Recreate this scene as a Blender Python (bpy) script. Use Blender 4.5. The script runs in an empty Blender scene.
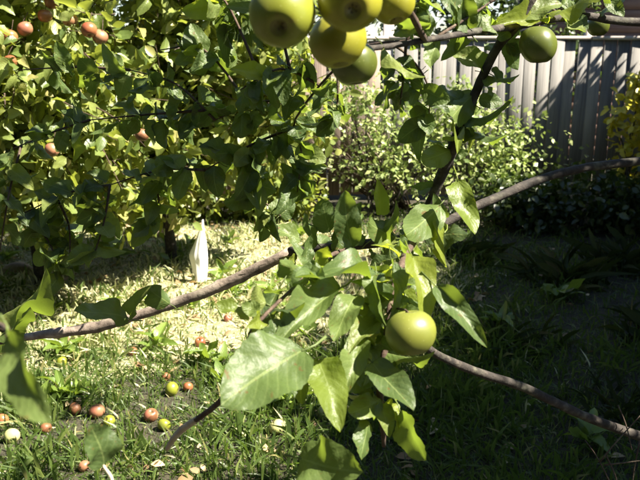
import bpy, math, random
import numpy as np
from mathutils import Vector, Matrix

# ------------------------------------------------------------------ camera, sky, sun, exposure
sc = bpy.context.scene
COL = sc.collection
PITCH = math.radians(14.7)
CAMZ = 1.5
FPX = 772.0                      # focal length in pixels of the 640-wide photograph
cam_d = bpy.data.cameras.new('camera')
cam_d.sensor_width = 36.0
cam_d.lens = 36.0 * FPX / 640.0
cam_d.clip_start = 0.02
cam_d.clip_end = 2000.0
cam = bpy.data.objects.new('camera', cam_d)
COL.objects.link(cam)
cam.location = (0, 0, CAMZ)
cam.rotation_euler = (math.pi / 2 - PITCH, 0, 0)
sc.camera = cam
cam_d.dof.use_dof = True
cam_d.dof.focus_distance = 1.9
cam_d.dof.aperture_fstop = 9.0

SUN = Vector((0.58, -0.19, 0.80)).normalized()      # direction towards the sun
world = bpy.data.worlds.new('World')
sc.world = world
world.use_nodes = True
wn = world.node_tree.nodes
wl = world.node_tree.links
sky = wn.new('ShaderNodeTexSky')
sky.sky_type = 'NISHITA'
sky.sun_disc = False
sky.air_density = 0.8
sky.dust_density = 0.3
sky.sun_elevation = math.asin(SUN.z)
sky.sun_rotation = math.atan2(SUN.x, SUN.y)
wl.new(sky.outputs[0], wn['Background'].inputs[0])
wn['Background'].inputs[1].default_value = 0.05
sun_d = bpy.data.lights.new('sun', 'SUN')
sun_d.energy = 5.0
sun_d.angle = math.radians(0.53)
sun_d.color = (1.0, 0.93, 0.78)
sun = bpy.data.objects.new('sun', sun_d)
COL.objects.link(sun)
sun.rotation_euler = SUN.to_track_quat('Z', 'Y').to_euler()
sun.location = SUN * 30
sc.view_settings.view_transform = 'Standard'
sc.view_settings.look = 'None'
sc.view_settings.gamma = 1.0
sc.view_settings.use_curve_mapping = False
sc.view_settings.exposure = 2.15

rng = np.random.default_rng(7)
random.seed(7)

# ------------------------------------------------------------------ geometry helpers
FWD = np.array([0, math.cos(PITCH), -math.sin(PITCH)])
UP = np.array([0, math.sin(PITCH), math.cos(PITCH)])
CAM = np.array([0, 0, CAMZ])


def at(px, py, d):
    """point of the place seen at a photograph pixel, d metres deep"""
    return CAM + d * (FWD + np.array([1, 0, 0]) * (px - 320) / FPX + UP * (240 - py) / FPX)


def on_ground(px, py, z=0.0):
    r = FWD + np.array([1, 0, 0]) * (px - 320) / FPX + UP * (240 - py) / FPX
    return CAM + r * ((z - CAMZ) / r[2])


def project(P):
    q = np.asarray(P) - CAM
    d = q @ FWD
    return 320 + FPX * q[..., 0] / d, 240 - FPX * (q @ UP) / d, d


def nrm(v):
    v = np.asarray(v, float)
    return v / np.maximum(np.linalg.norm(v, axis=-1, keepdims=True), 1e-9)


def mesh_np(name, V, F, UVc=None, mats=(), smooth=True, midx=None):
    """V (n,3); F list of arrays (m,k), all the same k"""
    me = bpy.data.meshes.new(name)
    F = np.asarray(F, np.int32)
    m, k = F.shape
    me.vertices.add(len(V))
    me.vertices.foreach_set('co', np.asarray(V, np.float32).ravel())
    me.loops.add(m * k)
    me.loops.foreach_set('vertex_index', F.ravel())
    me.polygons.add(m)
    me.polygons.foreach_set('loop_start', np.arange(0, m * k, k, dtype=np.int32))
    me.polygons.foreach_set('loop_total', np.full(m, k, np.int32))
    if smooth:
        me.polygons.foreach_set('use_smooth', np.ones(m, bool))
    for mt in mats:
        me.materials.append(mt)
    if midx is not None:
        me.polygons.foreach_set('material_index', np.asarray(midx, np.int32))
    if UVc is not None:
        uv = me.uv_layers.new(name='UVMap')
        uv.data.foreach_set('uv', np.asarray(UVc, np.float32).ravel())
    me.update(calc_edges=True)
    me.validate()
    return me


def link(name, data, parent=None, loc=None):
    o = bpy.data.objects.new(name, data)
    COL.objects.link(o)
    if parent is not None:
        o.parent = parent
        if parent.type == 'EMPTY':
            o.location = -Vector(parent.location)      # the mesh is written in world coordinates
    if loc is not None:
        o.location = loc
    return o


def empty(name, loc, label, cat, group=None):
    o = bpy.data.objects.new(name, None)
    COL.objects.link(o)
    o.location = Vector(loc)
    o.empty_display_size = 0.1
    tag(o, label, cat, group)
    return o


def tag(o, label=None, cat=None, group=None, kind=None):
    if label: o['label'] = label
    if cat: o['category'] = cat
    if group: o['group'] = group
    if kind: o['kind'] = kind
    return o


def spline(pts, rad, sub=6):
    """Catmull-Rom through pts with radii"""
    P = np.asarray(pts, float)
    R = np.asarray(rad, float)
    Q = np.vstack([2 * P[0] - P[1], P, 2 * P[-1] - P[-2]])
    out, ro = [], []
    for i in range(len(P) - 1):
        p0, p1, p2, p3 = Q[i:i + 4]
        for t in np.arange(sub) / sub:
            out.append(0.5 * (2 * p1 + (p2 - p0) * t + (2 * p0 - 5 * p1 + 4 * p2 - p3) * t * t + (3 * p1 - p0 - 3 * p2 + p3) * t ** 3))
            ro.append(R[i] * (1 - t) + R[i + 1] * t)
    out.append(P[-1]); ro.append(R[-1])
    return np.array(out), np.array(ro)


def tube_geo(P, R, sides=8, knob=0.0, base=0):
    n = len(P)
    T = nrm(np.gradient(P, axis=0))
    ref = np.array([0.3, 0.5, 0.8])
    if abs(T[0] @ nrm(ref)) > 0.9:
        ref = np.array([1.0, 0, 0])
    A = nrm(np.cross(T, ref)); B = np.cross(T, A)
    ang = np.arange(sides) * 2 * math.pi / sides
    rr = R[:, None] * (1 + knob * rng.normal(size=(n, sides)))
    V = P[:, None, :] + rr[..., None] * (A[:, None, :] * np.cos(ang)[None, :, None] + B[:, None, :] * np.sin(ang)[None, :, None])
    V = V.reshape(-1, 3)
    F = []
    for i in range(n - 1):
        for j in range(sides):
            a = i * sides + j; b = i * sides + (j + 1) % sides
            F.append((a, b, b + sides, a + sides))
    # end caps as quads fanned to a centre pair
    for row, flip in ((0, True), (n - 1, False)):
        c = len(V)
        V = np.vstack([V, P[row]])
        for j in range(0, sides, 2):
            q = (c, row * sides + j, row * sides + (j + 1) % sides, row * sides + (j + 2) % sides)
            F.append(q[::-1] if flip else q)
    return V, np.array(F, np.int32) + base


class Tubes:
    def __init__(self): self.V = []; self.F = []; self.n = 0
    def add(self, pts, rad, sides=8, sub=5, knob=0.0):
        P, R = spline(pts, rad, sub)
        V, F = tube_geo(P, R, sides, knob, self.n)
        self.V.append(V); self.F.append(F); self.n += len(V)
        return P
    def mesh(self, name, mat):
        return mesh_np(name, np.vstack(self.V), np.vstack(self.F), mats=(mat,))


def leaf_template(nl, nw, W=0.6, fold=0.25, curl=0.25, wave=0.05, twist=0.0, petiole=0.0, power=0.78, serr=0.0, seed=0, crumple=0.0):
    r = np.random.default_rng(seed)
    V, UV = [], []
    ph = r.uniform(0, 6.28, 3)
    for i in range(nl + 1):
        v = i / nl
        w = 0.5 * W * (max(math.sin(math.pi * min(1, v ** power)), 0)) ** 0.54
        w = max(w, 0.004)
        if v > 0.8: w *= 1 - 0.12 * (v - .8) / .2
        for j in range(nw + 1):
            u = -1 + 2 * j / nw
            e = 1 + serr * (r.uniform(-.5, .5) + (.9 if i % 2 else -.9)) * (abs(u) > 0.99)
            x = u * w * e
            z = fold * abs(x) - curl * v * v + wave * abs(u) * math.sin(v * 11 + ph[0] + (2.1 if u > 0 else 0)) * (w / (0.5 * W))
            z += 0.03 * math.sin(5 * v + ph[1]) + crumple * r.normal() * (0.3 + .7 * abs(u))
            a = twist * v
            x, z = x * math.cos(a) - z * math.sin(a) * 0.3, z + x * math.sin(a)
            V.append((x + 0.03 * math.sin(3 * v + ph[2]), v, z)); UV.append((0.5 + 0.5 * u, v))
    F = []
    for i in range(nl):
        for j in range(nw):
            a = i * (nw + 1) + j
            F.append((a, a + 1, a + nw + 2, a + nw + 1))
    V = np.array(V); UV = np.array(UV); F = np.array(F, np.int32)
    V[:, 0] -= V[nw // 2, 0]; V[:, 2] -= V[nw // 2, 2]
    if petiole > 0:
        P = np.array([[0, 0.03, 0.0], [0, -petiole * .5, -.01], [0.01, -petiole, 0.03]])
        tv, tf = tube_geo(P, np.array([0.012, .013, .017]), 4, 0, len(V))
        V = np.vstack([V, tv]); F = np.vstack([F, tf]); UV = np.vstack([UV, np.tile([[0.5, 0.5]], (len(tv), 1))])
    return V, F, UV[F.ravel()]


def frames(D, N):
    Y = nrm(D)
    Z = nrm(N - (N * Y).sum(-1, keepdims=True) * Y)
    X = np.cross(Y, Z)
    return np.stack([X, Y, Z], -1)         # columns


def bulk(name, temps, P, D, N, L, mat, Wf=None):
    """many leaves in one mesh"""
    M = frames(D, N)
    Vs, Fs, Us, base = [], [], [], 0
    which = rng.integers(0, len(temps), len(P))
    if Wf is None: Wf = np.ones(len(P))
    for k, (tv, tf, tu) in enumerate(temps):
        ix = np.where(which == k)[0]
        if not len(ix): continue
        tvs = tv[None] * np.stack([L[ix] * Wf[ix], L[ix], L[ix]], -1)[:, None, :]
        V = np.einsum('nij,nkj->nki', M[ix], tvs) + P[ix][:, None]
        F = tf[None] + (np.arange(len(ix)) * len(tv))[:, None, None] + base
        Vs.append(V.reshape(-1, 3)); Fs.append(F.reshape(-1, 4)); Us.append(np.tile(tu, (len(ix), 1)))
        base += len(ix) * len(tv)
    return mesh_np(name, np.vstack(Vs), np.vstack(Fs), np.vstack(Us), (mat,))


# ------------------------------------------------------------------ materials
def new_mat(name):
    m = bpy.data.materials.new(name)
    m.use_nodes = True
    nt = m.node_tree
    b = nt.nodes['Principled BSDF']
    return m, nt, b, nt.nodes['Material Output']


def mathn(nt, op, a=None, b=None, clamp=False):
    n = nt.nodes.new('ShaderNodeMath'); n.operation = op; n.use_clamp = clamp
    for i, x in enumerate((a, b)):
        if x is None: continue
        if isinstance(x, (int, float)): n.inputs[i].default_value = x
        else: nt.links.new(x, n.inputs[i])
    return n.outputs[0]


def ramp(nt, fac, stops):
    n = nt.nodes.new('ShaderNodeValToRGB')
    e = n.color_ramp.elements
    while len(e) < len(stops): e.new(0.5)
    for el, (p, c) in zip(e, stops):
        el.position = p; el.color = (*c, 1)
    nt.links.new(fac, n.inputs[0])
    return n.outputs[0]


def mixc(nt, fac, a, b, mode='MIX'):
    n = nt.nodes.new('ShaderNodeMix'); n.data_type = 'RGBA'; n.blend_type = mode
    for i, x in ((0, fac), (6, a), (7, b)):
        if isinstance(x, (int, float)): n.inputs[i].default_value = x
        elif isinstance(x, tuple): n.inputs[i].default_value = (*x, 1)
        else: nt.links.new(x, n.inputs[i])
    return n.outputs[2]


def noise(nt, scale, detail=3, coord='Object', rough=0.55, vec=None):
    n = nt.nodes.new('ShaderNodeTexNoise')
    n.inputs['Scale'].default_value = scale
    n.inputs['Detail'].default_value = detail
    n.inputs['Roughness'].default_value = rough
    if vec is None:
        tc = nt.nodes.new('ShaderNodeTexCoord'); vec = tc.outputs[coord]
    nt.links.new(vec, n.inputs['Vector'])
    return n.outputs[0]


def bump(nt, b, h, s=0.3, d=0.01):
    n = nt.nodes.new('ShaderNodeBump')
    n.inputs['Strength'].default_value = s; n.inputs['Distance'].default_value = d
    nt.links.new(h, n.inputs['Height'])
    nt.links.new(n.outputs[0], b.inputs['Normal'])
    return n


def rand_fac(nt):
    g = nt.nodes.new('ShaderNodeNewGeometry'); oi = nt.nodes.new('ShaderNodeObjectInfo')
    return mathn(nt, 'FRACT', mathn(nt, 'ADD', g.outputs['Random Per Island'], oi.outputs['Random']))


def leaf_mat(name, stops, trans, tfac=0.4, rough=0.4, veins=True, blotch=0.0, spec=0.5):
    m, nt, b, out = new_mat(name)
    r = rand_fac(nt)
    col = ramp(nt, r, stops)
    uv = nt.nodes.new('ShaderNodeUVMap')
    sep = nt.nodes.new('ShaderNodeSeparateXYZ'); nt.links.new(uv.outputs[0], sep.inputs[0])
    if veins:
        au = mathn(nt, 'ABSOLUTE', mathn(nt, 'SUBTRACT', sep.outputs[0], 0.5))
        mid = mathn(nt, 'LESS_THAN', au, 0.022)
        w = mathn(nt, 'FRACT', mathn(nt, 'SUBTRACT', mathn(nt, 'MULTIPLY', sep.outputs[1], 8.0), mathn(nt, 'MULTIPLY', au, 5.0)))
        tri = mathn(nt, 'ABSOLUTE', mathn(nt, 'SUBTRACT', w, 0.5))
        side = mathn(nt, 'MULTIPLY', mathn(nt, 'SUBTRACT', 1.0, mathn(nt, 'MULTIPLY', tri, 7.0), True), 0.35)
        vn = mathn(nt, 'MAXIMUM', mid, side)
        col = mixc(nt, mathn(nt, 'MULTIPLY', vn, 0.38), col, (0.30, 0.36, 0.13))
        bump(nt, b, mathn(nt, 'ADD', mathn(nt, 'ADD', mathn(nt, 'MULTIPLY', tri, .35), mathn(nt, 'MULTIPLY', mid, -0.3)), mathn(nt, 'MULTIPLY', noise(nt, 9, 3), 1.2)), 0.4, 0.004)
    nf = noise(nt, 60, 3)
    col = mixc(nt, 0.35, col, mixc(nt, nf, (0.2, 0.2, 0.2), (1.6, 1.6, 1.5)), 'MULTIPLY')
    if blotch:
        oi2 = nt.nodes.new('ShaderNodeObjectInfo'); tc2 = nt.nodes.new('ShaderNodeTexCoord'); va = nt.nodes.new('ShaderNodeVectorMath'); va.operation = 'ADD'
        nt.links.new(tc2.outputs['Object'], va.inputs[0]); nt.links.new(mathn(nt, 'MULTIPLY', oi2.outputs['Random'], 37.0), va.inputs[1])
        nb = noise(nt, 9, 4, vec=va.outputs[0])
        f = mathn(nt, 'MULTIPLY', mathn(nt, 'MULTIPLY', mathn(nt, 'SUBTRACT', nb, 0.63), 18.0, True), blotch)
        col = mixc(nt, f, col, (0.12, 0.06, 0.02))
    nt.links.new(col, b.inputs['Base Color'])
    b.inputs['Roughness'].default_value = rough
    b.inputs['Specular IOR Level'].default_value = spec
    tr = nt.nodes.new('ShaderNodeBsdfTranslucent')
    tcol = mixc(nt, 0.5, trans, mixc(nt, r, tuple(0.75 * x for x in trans), tuple(min(1, 1.3 * x) for x in trans)))
    nt.links.new(tcol, tr.inputs[0])
    ms = nt.nodes.new('ShaderNodeMixShader'); ms.inputs[0].default_value = tfac
    nt.links.new(b.outputs[0], ms.inputs[1]); nt.links.new(tr.outputs[0], ms.inputs[2])
    nt.links.new(ms.outputs[0], out.inputs[0])
    return m


M = {}
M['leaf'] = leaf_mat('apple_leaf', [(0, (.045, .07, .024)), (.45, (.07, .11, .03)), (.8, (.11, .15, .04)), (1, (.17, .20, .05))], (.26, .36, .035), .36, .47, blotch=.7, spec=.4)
M['leaf_sun'] = leaf_mat('sunlit_leaf', [(0, (.07, .11, .028)), (.4, (.15, .195, .05)), (.8, (.27, .30, .09)), (1, (.33, .29, .11))], (.42, .48, .06), .34, .36, blotch=.4)  # lighter copy of the apple leaf, sunlight put into its colour
M['yellow_leaf'] = leaf_mat('yellowing_leaf', [(0, (.14, .19, .03)), (1, (.22, .25, .03))], (.42, .50, .03), .5, .42)
M['varieg'] = leaf_mat('variegated_leaf', [(0, (.11, .17, .04)), (.45, (.26, .33, .10)), (1, (.50, .53, .24))], (.34, .44, .10), .28, .42, veins=False)
M['gold'] = leaf_mat('golden_leaf', [(0, (.38, .36, .03)), (.6, (.54, .50, .05)), (1, (.60, .58, .16))], (.55, .48, .03), .35, .4, veins=False)
M['hedge'] = leaf_mat('hedge_leaf', [(0, (.025, .04, .014)), (.6, (.05, .075, .022)), (1, (.08, .10, .03))], (.10, .16, .02), .25, .35, veins=False)
M['rough_leaf'] = leaf_mat('strappy_leaf', [(0, (.025, .035, .012)), (.7, (.045, .06, .02)), (1, (.12, .10, .04))], (.08, .12, .02), .2, .7, veins=False, spec=.15)
M['dry_leaf'] = leaf_mat('dry_leaf', [(0, (.17, .10, .045)), (.5, (.36, .25, .13)), (1, (.55, .44, .27))], (.4, .26, .1), .2, .7, veins=False)
M['grass'] = leaf_mat('grass_blade', [(0, (.05, .085, .02)), (.6, (.085, .13, .03)), (.92, (.13, .16, .04)), (1, (.34, .29, .13))], (.16, .26, .03), .35, .45, veins=False)
M['straw'] = leaf_mat('straw_blade', [(0, (.22, .28, .08)), (.35, (.46, .46, .22)), (1, (.66, .64, .42))], (.5, .5, .26), .25, .6, veins=False)
M['weed'] = leaf_mat('weed_leaf', [(0, (.10, .16, .03)), (1, (.18, .25, .05))], (.30, .42, .04), .35, .4)


def bark(name, c1, c2, c3, scale=30):
    m, nt, b, out = new_mat(name)
    n1 = noise(nt, scale, 6, rough=.65); n2 = noise(nt, scale * .25, 3)
    c = ramp(nt, n1, [(.3, c1), (.55, c2), (.75, c3)])
    c = mixc(nt, mathn(nt, 'MULTIPLY', mathn(nt, 'MULTIPLY', mathn(nt, 'SUBTRACT', mathn(nt, 'ADD', n2, mathn(nt, 'MULTIPLY', n1, .35)), .72), 5.0, True), .4), c, (.12, .13, .08))
    nt.links.new(c, b.inputs['Base Color'])
    b.inputs['Roughness'].default_value = .85
    bump(nt, b, n1, .8, .006)
    return m


M['bark'] = bark('apple_bark', (.013, .010, .008), (.036, .028, .023), (.11, .09, .072), 45)
M['sunlit_bark'] = bark('sunlit_limb_bark', (.05, .036, .028), (.26, .205, .165), (.50, .42, .35), 26)  # pale patchy bark, sun patches of the left limb put into the colour
M['twig'] = bark('twig_bark', (.035, .02, .013), (.075, .045, .03), (.17, .13, .09), 60)
M['pale_wood'] = bark('peeled_wood', (.36, .27, .19), (.50, .41, .31), (.62, .54, .43), 45)
M['stick'] = bark('dry_stick', (.13, .095, .07), (.30, .24, .18), (.46, .39, .31), 20)


def apple_mat(name, base, blush, bl_amt, rot=0.0, rough=.28):
    m, nt, b, out = new_mat(name)
    n1 = noise(nt, 6, 3); n2 = noise(nt, 22, 4)
    oi = nt.nodes.new('ShaderNodeObjectInfo')
    c = mixc(nt, n1, tuple(.80 * x for x in base), tuple(min(1, 1.15 * x) for x in base))
    tc = nt.nodes.new('ShaderNodeTexCoord')
    sp = nt.nodes.new('ShaderNodeSeparateXYZ'); nt.links.new(tc.outputs['Object'], sp.inputs[0])
    side = mathn(nt, 'ADD', mathn(nt, 'MULTIPLY', sp.outputs[0], 9.0), mathn(nt, 'MULTIPLY', n2, 1.0))
    f = mathn(nt, 'MULTIPLY', mathn(nt, 'ADD', side, bl_amt - .5, True), min(1.0, bl_amt * 1.6), True)
    c = mixc(nt, f, c, blush)
    vo = nt.nodes.new('ShaderNodeTexVoronoi'); vo.inputs['Scale'].default_value = 130
    nt.links.new(tc.outputs['Object'], vo.inputs['Vector'])
    dots = mathn(nt, 'LESS_THAN', vo.outputs['Distance'], .11)
    c = mixc(nt, mathn(nt, 'MULTIPLY', dots, .18), c, (.55, .52, .25))
    if rot:
        rf = mathn(nt, 'GREATER_THAN', noise(nt, 12, 3), 1 - rot)
        c = mixc(nt, mathn(nt, 'MULTIPLY', rf, .8), c, (.12, .05, .02))
    rs = mathn(nt, 'MULTIPLY', mathn(nt, 'SUBTRACT', noise(nt, 45, 5, rough=.7), .60), 9.0, True)
    c = mixc(nt, mathn(nt, 'MULTIPLY', rs, .45), c, (.20, .12, .04))
    c = mixc(nt, .5, c, mixc(nt, noise(nt, 28, 3), (.45, .5, .4), (1.35, 1.3, 1.2)), 'MULTIPLY')
    # russet in the two hollows, widened to hold the shading round the calyx
    ax = mathn(nt, 'SQRT', mathn(nt, 'ADD', mathn(nt, 'POWER', sp.outputs[0], 2.0), mathn(nt, 'POWER', sp.outputs[1], 2.0)))
    hol = mathn(nt, 'LESS_THAN', mathn(nt, 'ADD', ax, mathn(nt, 'MULTIPLY', n2, .012)), .0165)
    c = mixc(nt, mathn(nt, 'MULTIPLY', hol, .6), c, (.10, .075, .025))
    nt.links.new(c, b.inputs['Base Color'])
    b.inputs['Roughness'].default_value = rough
    b.inputs['Subsurface Weight'].default_value = .08
    b.inputs['Subsurface Radius'].default_value = (.01, .01, .004)
    b.inputs['Subsurface Scale'].default_value = .3
    bump(nt, b, n2, .06, .004)
    return m


M['apple_green'] = apple_mat('green_apple_skin', (.20, .22, .025), (.24, .22, .03), .15, rough=.36)
M['apple_yellow'] = apple_mat('yellow_apple_skin', (.27, .26, .025), (.31, .24, .03), .2, rough=.36)
M['apple_dark'] = apple_mat('shaded_green_apple_skin', (.09, .11, .02), (.11, .115, .025), .1, rough=.34)  # darker green skin, shade on the apples put into the colour
M['apple_half_shaded'] = apple_mat('half_shaded_apple_skin', (.16, .175, .028), (.18, .17, .03), .15, rough=.42)  # dulled green skin, the low apple's partial shade put into the colour
M['apple_red'] = apple_mat('red_apple_skin', (.36, .22, .08), (.27, .06, .035), .75, rot=.25)
M['apple_pink'] = apple_mat('pink_apple_skin', (.40, .24, .12), (.30, .10, .07), .7, rot=.4, rough=.4)
M['apple_brown'] = apple_mat('browned_apple_skin', (.24, .13, .06), (.22, .06, .03), .6, rot=.5, rough=.55)
M['apple_pale'] = apple_mat('pale_apple_skin', (.50, .48, .22), (.48, .40, .20), .2, rough=.35)
m, nt, b, out = new_mat('dry_calyx'); b.inputs['Base Color'].default_value = (.05, .035, .02, 1); b.inputs['Roughness'].default_value = .9
nt.links.new(ramp(nt, noise(nt, 300, 2), [(.3, (.03, .02, .012)), (.7, (.11, .08, .045))]), b.inputs['Base Color']); M['calyx'] = m


def wood(name, c1, c2, c3, scale=(30, 30, 1.2)):
    m, nt, b, out = new_mat(name)
    tc = nt.nodes.new('ShaderNodeTexCoord'); mp = nt.nodes.new('ShaderNodeMapping')
    mp.inputs['Scale'].default_value = scale
    oi = nt.nodes.new('ShaderNodeObjectInfo')
    ad = nt.nodes.new('ShaderNodeVectorMath'); ad.operation = 'ADD'
    cm = nt.nodes.new('ShaderNodeCombineXYZ')
    for i in range(3): nt.links.new(mathn(nt, 'MULTIPLY', oi.outputs['Random'], 17.0 + 5 * i), cm.inputs[i])
    nt.links.new(tc.outputs['Object'], ad.inputs[0]); nt.links.new(cm.outputs[0], ad.inputs[1])
    nt.links.new(ad.outputs[0], mp.inputs[0])
    n1 = noise(nt, 1.0, 5, vec=mp.outputs[0], rough=.6)
    n2 = noise(nt, 2.2, 3, vec=ad.outputs[0])
    c = ramp(nt, n1, [(.3, c1), (.5, c2), (.72, c3)])
    c = mixc(nt, .7, c, mixc(nt, n2, (.55, .55, .55), (1.25, 1.22, 1.2)), 'MULTIPLY')
    v = mixc(nt, oi.outputs['Random'], (.68, .68, .70), (1.15, 1.12, 1.09))
    c = mixc(nt, 1.0, c, v, 'MULTIPLY')
    nt.links.new(c, b.inputs['Base Color'])
    b.inputs['Roughness'].default_value = .82
    bump(nt, b, n1, .5, .004)
    return m


M['fence'] = wood('weathered_fence_wood', (.16, .155, .145), (.235, .225, .212), (.30, .29, .275), (75, 75, 2.2))
M['fence_brown'] = wood('brown_fence_wood', (.15, .11, .085), (.27, .205, .165), (.40, .32, .27), (75, 75, 2.2))
M['post'] = wood('pale_post', (.40, .35, .31), (.52, .46, .42), (.62, .57, .53), (10, 10, 3))
M['shed'] = wood('brown_weatherboard', (.13, .07, .05), (.21, .125, .095), (.29, .20, .16), (1.2, 30, 30))
M['roof'] = wood('grey_roof_felt', (.10, .10, .11), (.16, .16, .17), (.2, .2, .21), (40, 40, 40))

# soil and lawn
m, nt, b, out = new_mat('garden_soil')
n1 = noise(nt, .9, 4); n2 = noise(nt, 14, 6, rough=.7); n3 = noise(nt, 70, 4)
c = ramp(nt, n2, [(.25, (.018, .013, .009)), (.5, (.045, .034, .022)), (.7, (.085, .07, .04)), (.85, (.15, .12, .07))])
c = mixc(nt, mathn(nt, 'MULTIPLY', n1, .4), c, (.03, .045, .014))
nt.links.new(c, b.inputs['Base Color']); b.inputs['Roughness'].default_value = .95
bump(nt, b, mathn(nt, 'ADD', n2, mathn(nt, 'MULTIPLY', n3, .5)), 1.0, .03)
M['soil'] = m
m, nt, b, out = new_mat('straw_thatch')
n2 = noise(nt, 20, 6, rough=.7); n1 = noise(nt, 3, 3)
c = ramp(nt, n2, [(.28, (.13, .11, .055)), (.45, (.35, .32, .18)), (.65, (.55, .51, .35)), (.8, (.38, .41, .17))])
c = mixc(nt, mathn(nt, 'MULTIPLY', n1, .4), c, (.22, .22, .07))
nt.links.new(c, b.inputs['Base Color']); b.inputs['Roughness'].default_value = .95
bump(nt, b, n2, 1.0, .03)
M['thatch'] = m
m, nt, b, out = new_mat('white_cloth')
n2 = noise(nt, 25, 3)
nt.links.new(ramp(nt, n2, [(.2, (.70, .70, .69)), (.8, (.82, .82, .81))]), b.inputs['Base Color'])
b.inputs['Roughness'].default_value = .8; bump(nt, b, noise(nt, 160, 2), .15, .002)
M['cloth'] = m

# ------------------------------------------------------------------ leaf templates and shared leaf meshes
SMALL = [leaf_template(4, 2, .62, f, c, w, t, 0, seed=s) for s, (f, c, w, t) in enumerate([(.35, .3, .02, .2), (.2, .15, .05, -.3), (.5, .45, .03, .5), (.1, -.1, .06, -.1), (.45, .2, .0, .7)])]
TINY = [leaf_template(2, 2, .6, .3, .2, 0, 0, 0, seed=9), leaf_template(2, 2, .7, .15, -.1, 0, .4, 0, seed=10)]
BIGT = [leaf_template(22, 6, .62, f, c, w, t, .3, serr=.022, seed=20 + s, crumple=.009) for s, (f, c, w, t) in enumerate(
    [(.30, .20, .06, .15), (.50, .40, .08, .45), (.26, .14, .10, -.4), (.55, .5, .07, .6), (.35, -.2, .08, -.5), (.6, .75, .06, .3), (.3, .25, .09, 1.1), (.85, .3, .09, -.7)])]
MIDT = [leaf_template(6, 4, .62, f, c, w, t, .25, serr=.04, seed=40 + s) for s, (f, c, w, t) in enumerate(
    [(.2, .2, .04, .2), (.35, .4, .05, -.4), (.1, .05, .07, .5), (.5, .3, .04, -.1), (.25, -.2, .05, .8), (.4, .6, .06, -.7)])]
BIGM = {}


def leaf_mesh(temps, k, mat, tagname):
    key = (tagname, k, mat)
    if key not in BIGM:
        v, f, u = temps[k]
        BIGM[key] = mesh_np('leaf_' + mat, v, f, u, (M[mat],))
    return BIGM[key]


def leaf_object(parent, base, D, N, L, wid, k, mat='leaf', temps=None, tn='big'):
    temps = temps or BIGT
    o = link('leaf', leaf_mesh(temps, k % len(temps), mat, tn), parent)
    R = frames(np.asarray(D)[None], np.asarray(N)[None])[0]
    mw = Matrix(((R[0, 0], R[0, 1], R[0, 2], base[0]), (R[1, 0], R[1, 1], R[1, 2], base[1]), (R[2, 0], R[2, 1], R[2, 2], base[2]), (0, 0, 0, 1)))
    o.matrix_basis = mw @ Matrix.Diagonal((wid / .62, L, L, 1))
    return o


# ------------------------------------------------------------------ ground
def sheet(name, x0, x1, y0, y1, z, mat, nx=1, ny=1, amp=0.0):
    xs = np.linspace(x0, x1, nx + 1); ys = np.linspace(y0, y1, ny + 1)
    X, Y = np.meshgrid(xs, ys)
    Z = np.full_like(X, z) + amp * rng.normal(size=X.shape)
    V = np.stack([X.ravel(), Y.ravel(), Z.ravel()], -1)
    F = [(j * (nx + 1) + i, j * (nx + 1) + i + 1, (j + 1) * (nx + 1) + i + 1, (j + 1) * (nx + 1) + i) for j in range(ny) for i in range(nx)]
    return link(name, mesh_np(name, V, F, mats=(mat,)))


tag(sheet('ground', -300, 300, -300, 300, 0.0, M['soil']), 'bare garden soil and thin lawn under the trees', kind='structure')
# the dry, trodden patch under the left-hand trees (irregular outline, its own sheet 4 mm up)
th = np.linspace(0, 2 * math.pi, 72, endpoint=False)
rr = 1 + .12 * np.sin(3 * th + 1) + .08 * np.sin(7 * th) + .05 * rng.normal(size=72)
ring = np.stack([-.85 + 1.75 * rr * np.cos(th), 4.75 + 1.35 * rr * np.sin(th), np.full(72, .004)], -1)
V = np.vstack([ring, [[-.85, 4.75, .006]]])
F = [(72, i, (i + 1) % 72, (i + 2) % 72) for i in range(0, 72, 2)]
tag(link('straw_patch', mesh_np('straw_patch', V, F, mats=(M['thatch'],))), 'pale dry straw patch on the ground under the left trees', kind='structure')


def in_patch(x, y, k=1.0):
    return ((x + .85) / (1.75 * k)) ** 2 + ((y - 4.75) / (1.35 * k)) ** 2 < 1


# grass blades
def blades(name, n, x0, x1, y0, y1, hmin, hmax, mat, keep, lean=.5, wid=.055):
    T = [leaf_template(3, 1, 1.0, 0, c, 0, t, 0, power=.35, seed=60 + i) for i, (c, t) in enumerate([(.25, .1), (.6, -.3), (-.1, .3), (.9, .2)])]
    x = rng.uniform(x0, x1, n); y = rng.uniform(y0, y1, n)
    ok = keep(x, y); x = x[ok]; y = y[ok]; n = len(x)
    P = np.stack([x, y, np.full(n, -.003)], -1)
    a = rng.uniform(0, 6.28, n); le = np.abs(rng.normal(0, lean, n))
    D = np.stack([np.cos(a) * le, np.sin(a) * le, np.ones(n)], -1)
    N = np.stack([-np.cos(a), -np.sin(a), le * .3 + .1], -1)
    clump = .6 + .8 * (np.sin(x * 5.1 + 1.3 * np.sin(y * 3.7)) * np.sin(y * 4.3 + 2 * np.sin(x * 2.1)) * .5 + .5)
    L = rng.uniform(hmin, hmax, n) * clump * pressed(x, y)
    return link(name, bulk(name, T, P, D, N, L, mat, Wf=wid * rng.uniform(.7, 1.4, n) * .1 / np.maximum(L, .03)))


WPX = [(172, 389), (188, 387), (151, 415), (164, 425), (277, 427), (325, 412), (200, 342), (97, 411), (75, 409), (12, 436), (109, 421), (105, 436), (46, 428), (84, 466), (2, 420),
       (62, 362), (228, 318), (133, 352)]
WG = np.array([on_ground(px, py, .03) for px, py in WPX])


def view_keep(x, y):
    return np.abs(x) < .47 * y + .5


def clear_front(x, y):
    return ~((np.abs(x[:, None] - WG[None, :, 0]) < .045) & (WG[None, :, 1] - y[:, None] > -.02) & (WG[None, :, 1] - y[:, None] < .10)).any(1)


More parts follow.
